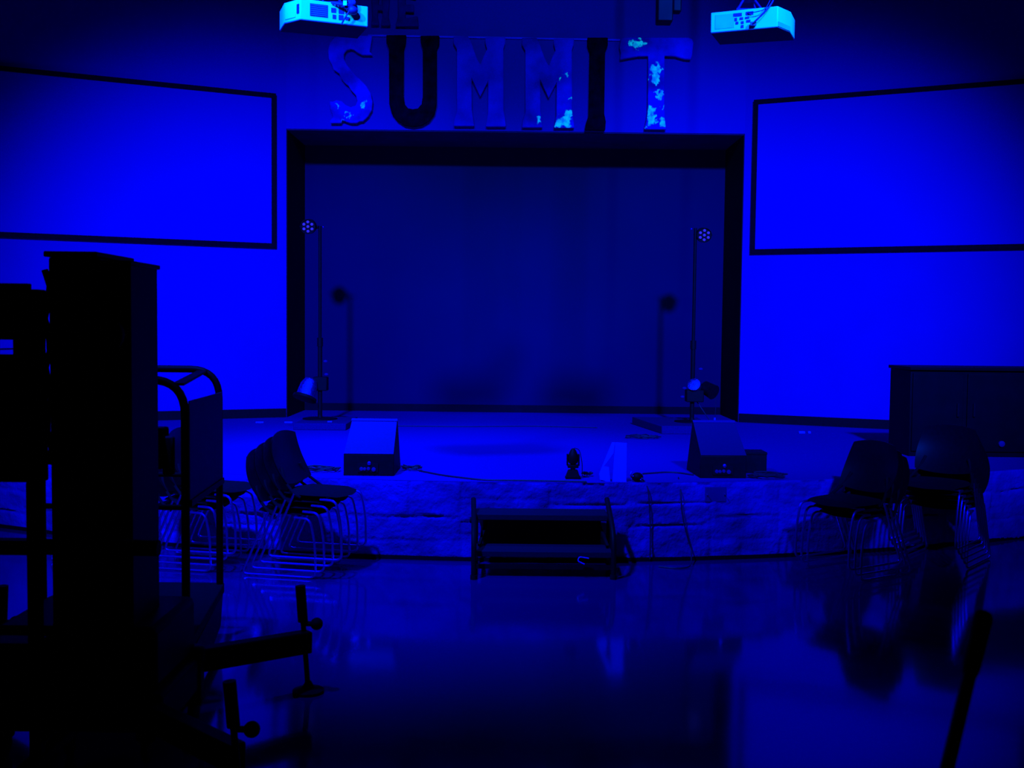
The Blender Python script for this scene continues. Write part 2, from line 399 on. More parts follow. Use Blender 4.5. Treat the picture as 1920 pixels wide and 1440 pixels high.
def letter(name, pts, m, label, dark=False):
    P = [at(x, y, LY) for x, y in pts]
    zmin = min(p.z for p in P); xm = sum(p.x for p in P)/len(P)
    base = Vector((xm, LY, zmin)); depth = .055
    # soft bevelled slab: wider back ring, slightly inset front ring
    P = [p - base for p in P]; n = len(P)
    mb = MB()
    mb.prism(P, (0, depth, 0))
    t = thing(name, base, label, 'letter', 'hanging sign letters')
    o = mb.build('letter_face', m, t, bevel=.010)
    for px in (min(p.x for p in P) + .06, max(p.x for p in P) - .06):
        MB().cyl((px, depth, max(p.z for p in P) - .04), (px, WY - LY - .002, max(p.z for p in P) - .04), .012, 8).build('wall_bracket', M['black'], t)
    return base
def rel(patches, base): return [(at(x, y, LY).x - base.x, at(x, y, LY).z - base.z, r/149.0) for x, y, r in patches]
def bcalc(pts):
    P = [at(x, y, LY) for x, y in pts]; return Vector((sum(p.x for p in P)/len(P), LY, min(p.z for p in P)))
pS = [z1(p) for p in S_]; pU = [z1(p) for p in U_]; pM = [z1(p) for p in M_]
pM2 = [(x + 128.5, y + 2.5) for x, y in pM]; pI = [z2(p) for p in I_]; pT = [z2(p) for p in T_]
letter('letter_s', pS, letter_material('tin_s', .85, .3, rel([(654,217,6),(633,196,4),(680,196,5),(640,227,3)], bcalc(pS))), 'worn pale blue letter S with torn lower edge, first letter over the stage')
letter('letter_u', pU, M['letterdark'], 'black letter U with rounded bottom, second letter over the stage')
letter('letter_m', pM, letter_material('tin_m', .72, .4, []), 'plain blue letter M between the black U and the patched M')
letter('letter_m', pM2, letter_material('tin_m_patched', .8, .32, rel([(1060,228,12),(1068,215,9),(1047,232,8),(1011,224,5),(1050,147,4),(1062,138,4),(1070,186,4)], bcalc(pM2))), 'blue letter M with bare white patches on its right foot, beside the black I')
letter('letter_i', pI, M['letterdark'], 'narrow black letter I between the patched M and the T')
letter('letter_t', pT, letter_material('tin_t', .9, .3, rel([(1230,130,11),(1229,146,10),(1228,158,5),(1237,178,8),(1242,200,3),(1220,207,9),(1222,224,10),(1243,228,8),(1212,240,4),(1192,80,9),(1203,82,8),(1180,80,4)], bcalc(pT))), 'letter T with large bare white patches, last letter over the stage')
# second row above: H and E, only their feet in view
H_ = [(696,-22),(712,-22),(709,8),(716,9),(716,-22),(732,-22),(728,30),(732,47),(713,47),(717,32),(717,19),(708,18),(708,32),(711,46),(695,46),(698,30)]
E_ = [(742,-22),(780,-20),(780,-4),(760,-8),(760,8),(776,8),(776,22),(760,21),(760,34),(783,30),(785,49),(741,48),(746,30),(746,-8)]
letter('letter_h', H_, letter_material('tin_h', .3, .1, []), 'dim weathered letter H in the upper row, right beside the left projector')
letter('letter_e', E_, letter_material('tin_e', .3, .1, []), 'dim weathered letter E in the upper row, above the black U')
rail = MB().beam(at(690, 66.5, WY - .02), at(1184, 75.5, WY - .02), .012, .020)
single(rail, 'sign_rail', M['wire'], 'thin pale rail the letters of the lower row hang from', 'rail', at(690, 66.5, WY - .05))

# ------------------------------------------------------------------ projectors
def projector(side):
    if side > 0:
        B = at(1458, 50, 7.0); A = at(1332, 62, 7.165); Cc = at(1482, 60, 7.12); lab = 'right-hand white ceiling projector, brightly lit, cable hanging across its sockets'
    else:
        B = at(563, 36, 7.0); A = at(690, 50, 7.158); Cc = at(533, 44, 7.10); lab = 'left-hand white ceiling projector, brightly lit, with a louvred vent on its back'
    z0 = B.z; A.z = Cc.z = z0
    u = (A - B); W = u.length; u.normalize()
    nb = Vector((-u.y, u.x, 0));
    if nb.y > 0: nb = -nb                         # outward, towards the hall
    A2 = A - nb*.30; C2 = Cc - nb*.20
    t = thing('ceiling_projector', B, lab, 'projector', 'two ceiling projectors')
    H = .132
    pts = [B, A, A2, C2, Cc]; pts = [p - B for p in pts]
    MB().prism(pts, (0,0,H)).build('case', M['white'], t, bevel=.006)
    cb = sum(pts, Vector((0,0,0)))/5
    MB().prism([cb + (p - cb)*.985 - Vector((0,0,.004)) for p in pts], (0,0,.004)).build('underside_shade', M['wedgedark'], t)  # shade under the white case, put in as a dark plate
    def F(a, z, o=0): return u*(a*W) + nb*o + Vector((0,0,z*H))
    def plate(mb, a0, a1, z0, z1, th=.004):
        mb.prism([F(a0,z0), F(a1,z0), F(a1,z1), F(a0,z1)], nb*th)
    v = MB(); ports = MB()
    if side < 0:
        plate(v, .14, .40, .22, .82, .003)
        v.build('vent_grille', M['port'], t)
        s = MB()
        for k in range(6): plate(s, .15, .39, .25 + k*.095, .305 + k*.095, .008)
        s.build('vent_louvre', M['greyport'], t)
        grid = [(.45,.52,.5,.72),(.56,.64,.48,.76),(.66,.74,.5,.66),(.47,.52,.2,.40),(.56,.63,.18,.42),(.66,.72,.2,.36)]
        # side hatch
        e = (Cc - B); sn = Vector((e.y, -e.x, 0)).normalized()
        if sn.y > 0: sn = -sn
        h = MB(); q = lambda a, z: e*a + Vector((0,0,z*H))
        h.prism([q(.06,.3), q(.2,.3), q(.2,.75), q(.06,.75)], sn*.004); h.build('side_hatch', M['port'], t)
        h = MB(); h.prism([q(.28,.15), q(.92,.15), q(.92,.88), q(.28,.88)], sn*.005); h.build('side_panel', M['white'], t, bevel=.002)
    else:
        plate(v, .64, .93, .15, .85, .003); v.build('lamp_cover', mat('lamp_cover_plastic', (.5,.55,.75), rough=.5, nscale=5), t, bevel=.001)
        grid = [(.36,.47,.70,.86),(.53,.66,.68,.84),(.42,.48,.52,.62),(.51,.56,.50,.62),(.60,.64,.46,.62),(.58,.62,.30,.42),(.50,.54,.30,.42),(.40,.46,.34,.46),(.50,.54,.10,.24),(.33,.36,.14,.24)]
        e = (Cc - B); sn = Vector((e.y, -e.x, 0)).normalized()
        if sn.y > 0: sn = -sn
        h = MB(); q = lambda a, z: e*a + Vector((0,0,z*H))
        h.prism([q(.02,.03), q(.97,.03), q(.97,.26), q(.02,.26)], sn*.003); h.build('side_panel', mat('side_panel_plastic', (.5,.5,.75), rough=.5, nscale=5), t)
    for g in grid:
        p = MB(); plate(p, *g, .004); p.build('socket', M['port'], t)
    c = MB()
    if side > 0:
        pts = [F(.36,.16,.03), F(.30,.30,.05), F(.18,.62,.05), F(.08,1.05,.04), F(.06,1.4,0)]
    else:
        pts = [F(.60,-.02,.02), F(.64,.25,.05), F(.72,.7,.05), F(.70,1.2,.02), F(.6,1.5,0)]
    c.tube(fillet(pts, .05), .0055, 8)
    if side < 0:
        for k in range(5): c.tube(fillet([F(.45+.05*k,.95,.01), F(.6+.04*k,.8-.1*k,.06), F(.82-.03*k,.95,.04), F(.7,1.5,0)], .05), .008, 8)
        c.ball(F(.75,.62,.04), .035, 8, (1,1,.8))
    else:
        c.tube(fillet([F(.44,.78,.01), F(.3,.72,.04), F(.17,.8,.04), F(.12,1.3,0)], .03), .003, 6)
        c.box(*(lambda p: ((p.x-.018, p.y-.01, p.z-.012), (p.x+.018, p.y+.01, p.z+.012)))(F(.35,.2,.02)))
    c.build('cable', M['port'] if side > 0 else M['port'], t)
    if side < 0:
        s = MB(); p = F(.62,.86,.075); s.box((p.x-.012,p.y-.004,p.z-.015),(p.x+.012,p.y,p.z+.015)); s.build('white_tag', M['white'], t)
    mid = (F(.5,1) - nb*.14)
    br = MB().box((mid.x-.09, mid.y-.07, H), (mid.x+.09, mid.y+.07, H+.025))
    for sx in (-.08,.08):
        for sy in (-.06,.06): br.cyl((mid.x+sx, mid.y+sy, H+.02), (mid.x+sx*.4, mid.y+sy*.4, H+.10), .008, 6)
    br.box((mid.x-.05, mid.y-.04, H+.09), (mid.x+.05, mid.y+.04, H+.11))
    br.build('mount_bracket', M['wedge'], t)
    MB().cyl((mid.x, mid.y, H+.1), (mid.x, mid.y, CEIL - B.z), .022, 16).build('mount_pole', M['black'], t)
projector(-1); projector(1)

# hanging loudspeaker, top of the picture
p0 = at(1233, 39, 7.3); p1 = at(1262, 39, 7.3)
t = thing('hanging_loudspeaker', p0, 'black box speaker hanging from the ceiling left of the right projector', 'loudspeaker')
w = p1.x - p0.x
MB().box((0, 0, 0), (w, .12, .34)).build('cabinet', M['black'], t, bevel=.008)
MB().box((w + .001, .02, .07), (w + .06, .10, .30)).build('side_bracket', M['black'], t, bevel=.01)
MB().cyl((w*.5, .06, .34), (w*.5, .06, CEIL - p0.z), .014, 12).build('hanging_pole', M['black'], t)

# ------------------------------------------------------------------ light stands at the back of the stage
def par_lamp_head(parent, c, aim, r=.085):
    aim = Vector(aim).normalized(); c = Vector(c)
    MB().lathe(c, [(r*.55,-.16),(r*.9,-.14),(r,-.10),(r,0),(r*.93,0),(r*.9,-.02),(.001,-.02)], 24, aim).build('lamp_housing', M['black'], parent)
    ref = aim.cross(Vector((0,0,1))).normalized(); up = ref.cross(aim)
    for k in range(7):
        a = PI/2 + 2*PI*(k-1)/6; o = Vector((0,0,0)) if k == 0 else (ref*math.cos(a) + up*math.sin(a))*r*.62
        MB().lathe(c + o, [(r*.19,-.02),(r*.19,-.004),(r*.12,.004),(.001,.006)], 12, aim).build('led_lens', M['lens'], parent)
    y = MB()
    y.tube(fillet([c - aim*.07 + ref*r*1.15, c - aim*.07 + ref*r*1.15 - aim*.10, c - aim*.07 - ref*r*1.15 - aim*.10, c - aim*.07 - ref*r*1.15], .04), .008, 6)
    y.build('yoke', M['black'], parent)
def light_stand(side):
    Y = 12.3
    foot = at(600, 797, Y) if side < 0 else at(1297, 793, Y)
    # platform below
    if side < 0:
        a = at(548, 811, 11.7); b_ = at(647, 811, 11.7)
        pl = MB().box((a.x, 11.75, SZ), (b_.x, 12.65, SZ+.075)); lab = 'low dark platform under the left light stand'
    else:
        a = at(1243, 818, 11.65); b_ = at(1345, 818, 11.65)
        pl = MB().prism([(a.x, 11.75, SZ), (b_.x, 11.75, SZ), (b_.x, 12.9, SZ), (a.x - .2, 12.9, SZ)], (0,0,.09)); lab = 'low dark platform under the right light stand'
    hgt = .075 if side < 0 else .09
    single(pl, 'stage_platform', M['platform'], lab, 'platform', (a.x, 11.75, SZ), bevel=.008)
    base = Vector((foot.x, Y, SZ + hgt))
    t = thing('light_stand', base, ('left' if side < 0 else 'right') + ' tall black light stand with a seven-lens lamp at its top', 'light stand', 'two stage light stands')
    top = (at(600, 424, Y) if side < 0 else at(1304, 428, Y)) - base
    b = MB(); b.lathe((0,0,0), [(.20,0),(.20,.012),(.03,.02),(.024,.06)], 24); b.build('base_plate', M['black'], t)
    mid = Vector((top.x*.3, 0, .9)) if side < 0 else Vector((.0, 0, .9))
    MB().cyl((0,0,.02), mid, .026, 14).build('lower_pole', M['black'], t)
    MB().cyl(mid - Vector((0,0,.05)), top, .019, 12).build('upper_pole', M['black'], t)
    MB().cyl(mid - Vector((0,0,.06)), mid + Vector((0,0,.04)), .034, 14).build('clamp_collar', M['black'], t)
    # top lamp
    hc = (at(577, 425, Y - .06) if side < 0 else at(1321, 441, Y - .06)) - base
    par_lamp_head(t, hc, Vector((0, -1, -.12)))
    MB().beam(hc + Vector((0,.17,0)), (top.x, 0, hc.z), .02, .03).build('lamp_arm', M['black'], t)
    MB().ball((top.x + (.04 if side < 0 else -.05), -.02, top.z - .01), .012, 6).build('wing_knob', M['chrome'], t)
    # lower fixture
    if side < 0:
        c = at(577, 730, Y - .12) - base; ax = Vector((-.25, -.35, -.9)).normalized()
        MB().lathe(c, [(.02,-.14),(.07,-.12),(.10,-.05),(.105,.06),(.115,.09)], 20, ax).build('foil_lamp_body', M['foil'], t)
        MB().lathe(c + ax*.09, [(.135,0),(.14,.03),(.12,.035)], 20, ax).build('lamp_rim', M['black'], t)
        MB().beam(c - ax*.05, (0,0,c.z + .08), .03, .05).build('lamp_bracket', M['foil'], t)
        MB().box((-.07,-.06,c.z-.02),(.09,.06,c.z+.14)).build('dimmer_box', M['black'], t, bevel=.01)
        kn = [(.085,-.07,c.z+.17),(.075,-.07,c.z+.32)]
    else:
        c = at(1305, 735, Y - .12) - base
        MB().box((c.x-.10,-.08,c.z-.12),(c.x+.10,.06,c.z+.02)).build('dimmer_box', M['black'], t, bevel=.01)
        MB().lathe((c.x-.01,-.06,c.z+.07), [(.03,-.1),(.07,-.06),(.075,.04),(.06,.05)], 16, (-.3,-.8,.4)).build('foil_lamp_body', M['foil'], t)
        MB().lathe((c.x+.17,-.02,c.z+.02), [(.03,-.12),(.075,-.08),(.085,.05),(.09,.07)], 16, (.5,-.6,-.3)).build('lamp_housing', M['black'], t)
        MB().beam((c.x,0,c.z),(c.x+.16,0,c.z+.02),.03,.04).build('lamp_bracket', M['black'], t)
        MB().tube(fillet([(c.x+.20,0,c.z+.0),(c.x+.24,0,c.z+.12),(c.x+.255,0,c.z-.1),(c.x+.24,-.02,c.z-.36)],.1),.004,6).build('hanging_wire', M['cable'], t)
        MB().tube([(c.x+.24,-.02,c.z-.30),(c.x+.24,-.02,c.z-.36)],.011,8).build('wire_plug', M['white2'], t)
        MB().tube(fillet([(c.x+.02,0,c.z-.1),(c.x+.1,-.03,c.z-.22),(c.x+.2,-.03,c.z-.36)],.1),.006,6).build('hanging_wire', M['cable'], t)
        kn = [(c.x-.13,-.09,c.z+.04),(c.x-.15,-.09,c.z-.06),(c.x+.06,-.05,c.z+.26)]
    for k in kn: MB().ball(k, .022, 8, (1.2,1,.8)).build('clamp_knob', M['wedge'], t)
light_stand(-1); light_stand(1)

# ------------------------------------------------------------------ wedge monitors
def wedge(x0, x1, y0, depth, zf, zt, slope_mat, label, rz, skew=0):
    base = Vector(((x0+x1)/2, y0, SZ)); w = (x1-x0)/2
    t = thing('wedge_monitor', base, label, 'stage monitor', 'two wedge monitors', rz)
    k = .94
    P = [(-w,0,0),(w,0,0),(w,0,zf),(-w,0,zf)]
    vs = [Vector((-w,0,0)),Vector((w,0,0)),Vector((w,0,zf)),Vector((-w,0,zf)),
          Vector((-w*k,depth,zt)),Vector((w*k,depth,zt)),Vector((w*1.0,depth+.14,0.0)),Vector((-w*1.0,depth+.14,0.0))]
    b = MB().add([v + Vector((0,.006,0)) for v in vs], [(0,1,2,3),(3,2,5,4),(4,5,6,7),(0,7,6,1),(1,6,5,2),(0,3,4,7)])
    b.build('cabinet', M['black'], t, bevel=.006)
    n = Vector((0,-(zt-zf),depth)).normalized()
    s = MB(); i = .003
    s.prism([vs[3]+Vector((i,.004,.002)), vs[2]+Vector((-i,.004,.002)), vs[5]+Vector((-i,-.004,-.002)), vs[4]+Vector((i,-.004,-.002))], n*.008)
    s.build('sloped_panel', slope_mat, t, bevel=.002)
    r = MB(); r.prism([vs[4]*.93+vs[3]*.07+n*.008, vs[5]*.93+vs[2]*.07+n*.008, vs[5]+n*.008, vs[4]+n*.008], n*.006); r.build('top_lip', M['wedge'], t)
    c = MB(); c.box((-.085,-.006,.03),(.075,.004,.10)); c.build('connector_plate', M['rubber'], t)
    for (cx, cz, rr) in ((-.055,.055,.014),(-.03,.055,.012),(.0,.058,.013),(.04,.052,.016),(.005,.10,.014)):
        MB().lathe((cx,-.004,cz), [(rr*1.1,0),(rr,.012),(rr*.6,.014)], 12, (0,-1,0)).build('socket', M['chrome' if cz > .09 else 'wedge'], t)
    return t
a = at(643, 897, 8.2); b_ = at(738, 897, 8.2)
wedge(a.x, b_.x, 8.22, .36, .165, .405, M['wedge'], 'pale-topped wedge monitor on the stage edge beside the left chair stacks', 0)
a = at(1313, 904, 8.28); b_ = at(1401, 904, 8.28)
wedge(a.x, b_.x, 8.30, .36, .175, .415, M['wedgedark'], 'dark wedge monitor on the stage edge in front of the right light stand', math.radians(3))
p = atz(1404, 899, SZ)
t = thing('equipment_box', (p.x, 8.62, SZ), 'low black box on the stage just right of the dark wedge monitor', 'box')
MB().box((.005,0,0),(.225,.2,.165)).build('body', M['black'], t, bevel=.006)
MB().box((.003,-.004,.15),(.227,.204,.172)).build('lid', M['black'], t, bevel=.004)

# ------------------------------------------------------------------ small things on the stage edge
p = atz(1074, 897, SZ)
t = thing('moving_head_light', p, 'small black moving-head lamp on the stage edge above the steps', 'stage light')
MB().prism([(-.058,-.05,0),(.058,-.05,0),(.058,.06,0),(-.058,.06,0)], (0,0,.012)).build('base_plate', M['black'], t)
MB().add([(-.055,-.045,.01),(.055,-.045,.01),(.055,.05,.01),(-.055,.05,.01),(-.036,-.03,.066),(.036,-.03,.066),(.036,.035,.066),(-.036,.035,.066)],[(0,3,2,1),(4,5,6,7),(0,1,5,4),(1,2,6,5),(2,3,7,6),(3,0,4,7)]).build('base', M['black'], t, bevel=.004)
MB().box((-.042,-.03,.083),(.042,.03,.108)).build('yoke_base', M['black'], t, bevel=.005)
for s in (-1,1): MB().box((s*.044-.006,-.02,.10),(s*.044+.006,.02,.19)).build('yoke_arm', M['black'], t, bevel=.004)
MB().lathe((0,0,.108),[(.014,0),(.034,.012),(.044,.05),(.036,.08),(.022,.11),(.010,.125)],20).build('lamp_head', M['black'], t)
MB().cyl((0,0,.066),(0,0,.083),.02,14).build('pivot', M['cable'], t)
MB().tube(fillet([(.01,.02,.235),(.05,.05,.22),(.075,.05,.12),(.075,.05,.005),(.13,.05,.005)],.05),.003,6).build('cable', M['cable'], t)
p = atz(1150, 903, SZ)
t = thing('tent_card', p, 'white folded board standing on the stage edge above the right end of the steps', 'folded board')
q = .004
MB().prism([(-.008,0,0),(.098,-.01,0),(.098,.012,.295),(.012,.02,.298)], (0,-.006,0)).build('front_panel', M['white2'], t, bevel=.001)
MB().prism([(-.100,.02,.012),(-.055,.01,0),(-.022,.005,.0),(-.035,.0,.11),(-.072,.01,.115),(.0,.02,.215),(.010,.025,.297),(-.012,.03,.297),(-.105,.04,.055)], (0,.005,0)).build('side_panel', M['white2'], t, bevel=.001)
p = atz(1195, 903, SZ)
t = thing('floor_lamp_can', p, 'small round black floor lamp lying right of the white folded board', 'lamp')
MB().ball((0,0,.035), .045, 10, (1,1,.78)).build('housing', M['black'], t)
for k in ((-.035,-.03,.045),(.02,-.04,.02),(.03,-.035,.03),(-.045,-.01,.02)): MB().ball(k, .006, 6).build('screw', M['chrome'], t)
MB().tube(fillet([(-.04,0,.01),(-.055,-.01,.05),(-.045,0,.075)],.03),.006,6).build('handle', M['chrome'], t)

def flat_cable(pts, name, m, label, r=.006, cat='cable'):
    P = fillet(pts, .12, 5); return single(MB().tube(P, r, 6), name, m, label, cat, P[0])
def coil(px, py, rad, n, label, name='coiled_cable', m='cable', seed=1, z=SZ):
    random.seed(seed); c = atz(px, py, z); P = []
    for k in range(n*14):
        a = 2*PI*k/14; rr = rad*(.55 + .45*random.random()); P.append(c + Vector((math.cos(a)*rr*1.6, math.sin(a)*rr, .008 + .014*random.random() + .0004*k)))
    return single(MB().tube(P, .006, 6), name, M[m], label, 'cable', c)
coil(603, 884, .10, 4, 'loose coil of cable on the stage between the left chair stack and the pale wedge', seed=3)
coil(772, 882, .055, 4, 'small tangle of cable at the right side of the pale wedge monitor', seed=5)
coil(1102, 893, .03, 3, 'little coil of cable between the moving-head lamp and the folded board', seed=8)
coil(1440, 897, .10, 5, 'flat coil of cable in front of the low black box on the stage', seed=9)
coil(1205, 822, .13, 3, 'dark flat loop of cable on the stage in front of the right platform', seed=11)
G = lambda px, py: atz(px, py, SZ) + Vector((0,0,.008))
flat_cable([G(785,884), G(830,893), G(905,902), G(1000,903), G(1100,905)], 'stage_cable', M['cable'], 'long thin cable along the stage edge from the pale wedge to the lamp')
flat_cable([G(1205,890), G(1260,886), G(1300,892)], 'stage_cable', M['cable'], 'short cable from the round floor lamp to the dark wedge monitor')
flat_cable([G(1120,803), G(1000,800), G(870,801), G(660,799)], 'stage_cable', M['cable'], 'cable lying across the back of the stage between the platforms', .005)
def drape(pts, label):
    P = []
    for (px, py) in pts:
        p = on_face(px, py); sl = 2*.058*p.x; P.append(p + Vector((sl,-1,0)).normalized()*.045)
    return P
pA = [G(1200,898)] + [G(1208,903)] + drape([(1213,915),(1216,960),(1217,1000),(1216,1046)], '')
flat_cable(pA, 'hanging_cable', M['cable'], 'thin dark cable hanging down the stone just right of the folded board', .005)
fl = lambda px, py: atz(px, py, .006)
pB = [G(1272,897)] + drape([(1273,915),(1275,960),(1284,1000),(1293,1030)], '') + [fl(1296,1063), fl(1270,1066), fl(1235,1062)]
flat_cable(pB, 'hanging_cable', M['cable'], 'thin dark cable hanging down the stone below the dark wedge and trailing on the floor', .005)

def smallbox(px, py, z, size, name, m, label, cat, lift=0):
    p = atz(px, py, z); sx, sy, sz = size
    return single(MB().box((p.x-sx/2, p.y, z+lift), (p.x+sx/2, p.y+sy, z+lift+sz)), name, m, label, cat, (p.x, p.y, z+lift), bevel=min(size)*.2)
def onwall(px, py, Y, w, h, name, m, label, cat):
    p = at(px, py, Y); return single(MB().box((p.x-w/2, Y-.012, p.z-h/2), (p.x+w/2, Y, p.z+h/2)), name, m, label, cat, p, bevel=.003)
onwall(580, 778.5, BY - .02, .07, .045, 'wall_socket', M['white2'], 'small white wall socket low on the back wall behind the left light stand', 'socket')
smallbox(618, 792, SZ+.075, (.05,.03,.014), 'tape_roll', M['white2'], 'tiny white tag on the platform right of the left stand pole', 'tag')
for px, lab in ((486,'small pale cable end by the left wall baseboard, nearer the lift'), (540,'small pale cable end by the left wall where the stage opening starts')):
    p = atz(px, 794, SZ); single(MB().tube([p+Vector((-.04,0,.012)), p+Vector((.05,.01,.012))], .010, 8), 'cable_end', M['white2'], lab, 'cable', p)
for px, lab in ((1504,'larger pale scrap on the stage by the right wall baseboard'), (1518,'smaller pale scrap on the stage by the right wall baseboard')):
    smallbox(px, 813, SZ, (.07 if px == 1504 else .03,.03,.025), 'paper_scrap', M['white2'], lab, 'scrap')

# ------------------------------------------------------------------ steps
def steps():
    root = Vector((at(1018, 1080, 7.5).x, 7.75, 0))
    t = thing('portable_steps', root, 'black two-tread portable steps standing against the stone stage front', 'steps')
    def W(p): return Vector(p) - root
    yf, yb = 7.48, 7.88
    for px_t, px_b, in ((888, 888), (1138, 1150)):
        top = at(px_t, 936, 7.84); bot = atz(px_b, 1083, .012)
        b = MB(); b.tube(fillet([W(bot), W(bot)+Vector((0,0,.30)), W(top)], .2), .019, 10)
        b.build('side_rail', M['black'], t)
        x = bot.x
        MB().cyl(W((x, bot.y, 0)), W((x, bot.y, .03)), .024, 12).build('rubber_foot', M['rubber'], t)
        MB().cyl(W((x, yb, .0)), W((x, yb, .40)), .014, 10).build('rear_leg', M['black'], t)
        e = 1 if px_t > 1000 else -1
        MB().beam(W((x - e*.03, yf + .10, .20)), W((x - e*.10, yb, .38)), .02, .02).build('brace', M['black'], t)
        MB().beam(W((x, bot.y + .02, .06)), W((x, yb, .06)), .02, .025).build('side_bar', M['black'], t)
    x0 = at(890, 960, 7.6).x; x1 = at(1142, 960, 7.6).x
    zt = at(1015, 965, 7.66).z
    MB().box(W((x0, 7.66, zt-.045)), W((x1, 7.92, zt))).build('tread', M['tread'], t, bevel=.006)
    x0 = at(889, 1033, 7.46).x; x1 = at(1148, 1033, 7.46).x
    zl = at(1015, 1034, 7.46).z
    MB().box(W((x0, 7.46, zl-.045)), W((x1, 7.72, zl))).build('tread', M['tread'], t, bevel=.006)
    MB().box(W((x0+.05, 7.86, .10)), W((x1-.05, 7.875, zt-.045))).build('back_panel', M['rubber'], t)
    MB().beam(W((x0, 7.48, .07)), W((x1, 7.48, .07)), .02, .03).build('cross_bar', M['black'], t)
    c = MB(); s = at(1085, 1044, 7.44)
    MB().tube(fillet([at(1104,1047,7.43)-root, at(1086,1044,7.43)-root, at(1083,1052,7.42)-root, at(1096,1058,7.42)-root], .02), .005, 6).build('pull_cord', M['cablepale'], t)
    MB().lathe(W(at(886, 975, 7.62)), [(.02,-.02),(.026,0),(.02,.02)], 12, (1,0,0)).build('lock_knob', M['rubber'], t)
steps()

# ------------------------------------------------------------------ stacking chairs
def chair_proto(name='stacking_chair'):
    t = thing(name, (0,0,0), '', 'chair')
    # seat pad: rounded slab with waterfall front
    nx, ny = 12, 10; vs = []; fs = []
    def prof(x, y, top):
        ex = min(1, (1 - abs(y)/.235)) ; u = (x + .21) / .45
        z = .452 + .012*math.cos(y*6) - .02*max(0, u-.8)**1 * 5 * .6 + .012*(1-u)
        dish = -.010*math.exp(-((x)**2 + y*y)/.02)
        return z + dish if top else z - .045 + .022*abs(y)/.235
    for top in (1, 0):
        for i in range(nx+1):
            for j in range(ny+1):
                u = i/nx*2-1; v = j/ny*2-1
                # squircle mapping
                uu = u*math.sqrt(1 - .32*v*v); vv = v*math.sqrt(1 - .32*u*u)
                x = .015 + .235*uu*1.0; y = .24*vv
                edge = max(abs(u), abs(v))
                z = prof(x, y, top)
                if edge > .99: z = (prof(x, y, 1) + prof(x, y, 0))/2
                elif edge > .8: z += (-.010 if top else .010)
                vs.append((x, y, z))
    N = (nx+1)*(ny+1)
    for i in range(nx):
        for j in range(ny):
            a = i*(ny+1)+j; fs.append((a, a+ny+1, a+ny+2, a+1)); fs.append((a+N, a+1+N, a+ny+2+N, a+ny+1+N))
    m = MB().add(vs, fs); o = m.build('seat', M['seat'], t, smooth=80)
    # back shell
    nx, ny = 12, 12; vs = []; fs = []
    for sgn in (0, 1):
        for i in range(nx+1):
            for j in range(ny+1):
                u = i/nx*2-1; v = j/ny*2-1
                uu = u*math.sqrt(1 - .26*v*v); vv = v*math.sqrt(1 - .26*u*u)
                y = .235*uu*(1 - .10*vv); h = .185*(vv+1)
                x = -.165 - .36*h*.9 + .55*y*y*1.3 - .05*math.sin(PI*h/.37)
                edge = max(abs(u), abs(v))
                th = .020 if edge < .95 else .006
                vs.append((x - (th if sgn else 0), y, .50 + h))
    N = (nx+1)*(ny+1)
    for i in range(nx):
        for j in range(ny):
            a = i*(ny+1)+j; fs.append((a, a+1, a+ny+2, a+ny+1)); fs.append((a+N, a+ny+1+N, a+ny+2+N, a+1+N))
    ring = [i*(ny+1) for i in range(nx+1)] + [nx*(ny+1)+j for j in range(1, ny+1)] + [i*(ny+1)+ny for i in range(nx-1, -1, -1)] + [j for j in range(ny-1, 0, -1)]
    for k in range(len(ring)):
        a, b = ring[k], ring[(k+1) % len(ring)]; fs.append((a, b, b+N, a+N))
    MB().add(vs, fs).build('backrest', M['shell'], t, smooth=70)
    for s in (-1, 1):
        y = .245*s
        pts = [(.10, y*.92, .422), (.225, y, .420), (.262, y, .25), (.268, y, .011), (-.285, y, .011), (-.20, y, .20), (-.085, y, .455)]
        MB().tube(fillet(pts, [0, .05, .12, .05, .05, .1, 0], 6), .0085, 8).build('sled_frame', M['chrome'], t)
    for s in (-1, 1): MB().tube(fillet([(-.04, .235*s, .43), (-.09, .235*s, .455), (-.185, .19*s, .54), (-.215, .16*s, .62)], .05), [.011]*16, 8).build('back_bracket', M['rubber'], t)
    MB().tube([(.12, -.225, .422), (.12, .225, .422)], .008, 8).build('crossbar', M['chrome'], t)
    MB().tube([(-.10, -.24, .43), (-.10, .24, .43)], .008, 8).build('crossbar', M['chrome'], t)
    return t
proto = chair_proto()
used = [False]
def place_chair(loc, rz, label, group):
    if not used[0]: r = proto; used[0] = True
    else:
        r = proto.copy(); C.objects.link(r)
        for ch in list(proto.children):
            c = ch.copy(); C.objects.link(c); c.parent = r
    r.location = loc; r.rotation_euler = (0, 0, rz); r['label'] = label; r['category'] = 'chair'; r['group'] = group
    return r
def stack(x, y, deg, n, where, group, dx=.064, dz=.045, words=None):
    rz = math.radians(deg); d = Vector((math.cos(rz), math.sin(rz), 0))
    words = words or {1: ['only'], 2: ['bottom', 'top'], 3: ['bottom', 'middle', 'top'], 4: ['bottom', 'second', 'third', 'top'], 5: ['bottom', 'second', 'middle', 'fourth', 'top']}[n]
    for k in range(n):
        w = words[k]; place = {'bottom':'lowest in', 'top':'topmost in', 'middle':'middle one in', 'second':'second lowest in', 'third':'third lowest in', 'fourth':'fourth lowest in'}[w]
        place_chair(Vector((x, y, 0)) + d*dx*k + Vector((0,0,dz*k)), rz, 'black stacking chair, %s %s' % (place, where), group)
STK = dict(B=(-1.56, 7.62, -12, 4), A=(-2.34, 7.78, -11, 4), E=(-3.08, 8.0, -11, 2), Cc=(2.56, 7.76, 212, 3), D=(3.38, 8.20, 229, 5))
stack(*STK['B'], 'the stack left of the pale wedge monitor', 'chairs stacked left of the pale wedge')
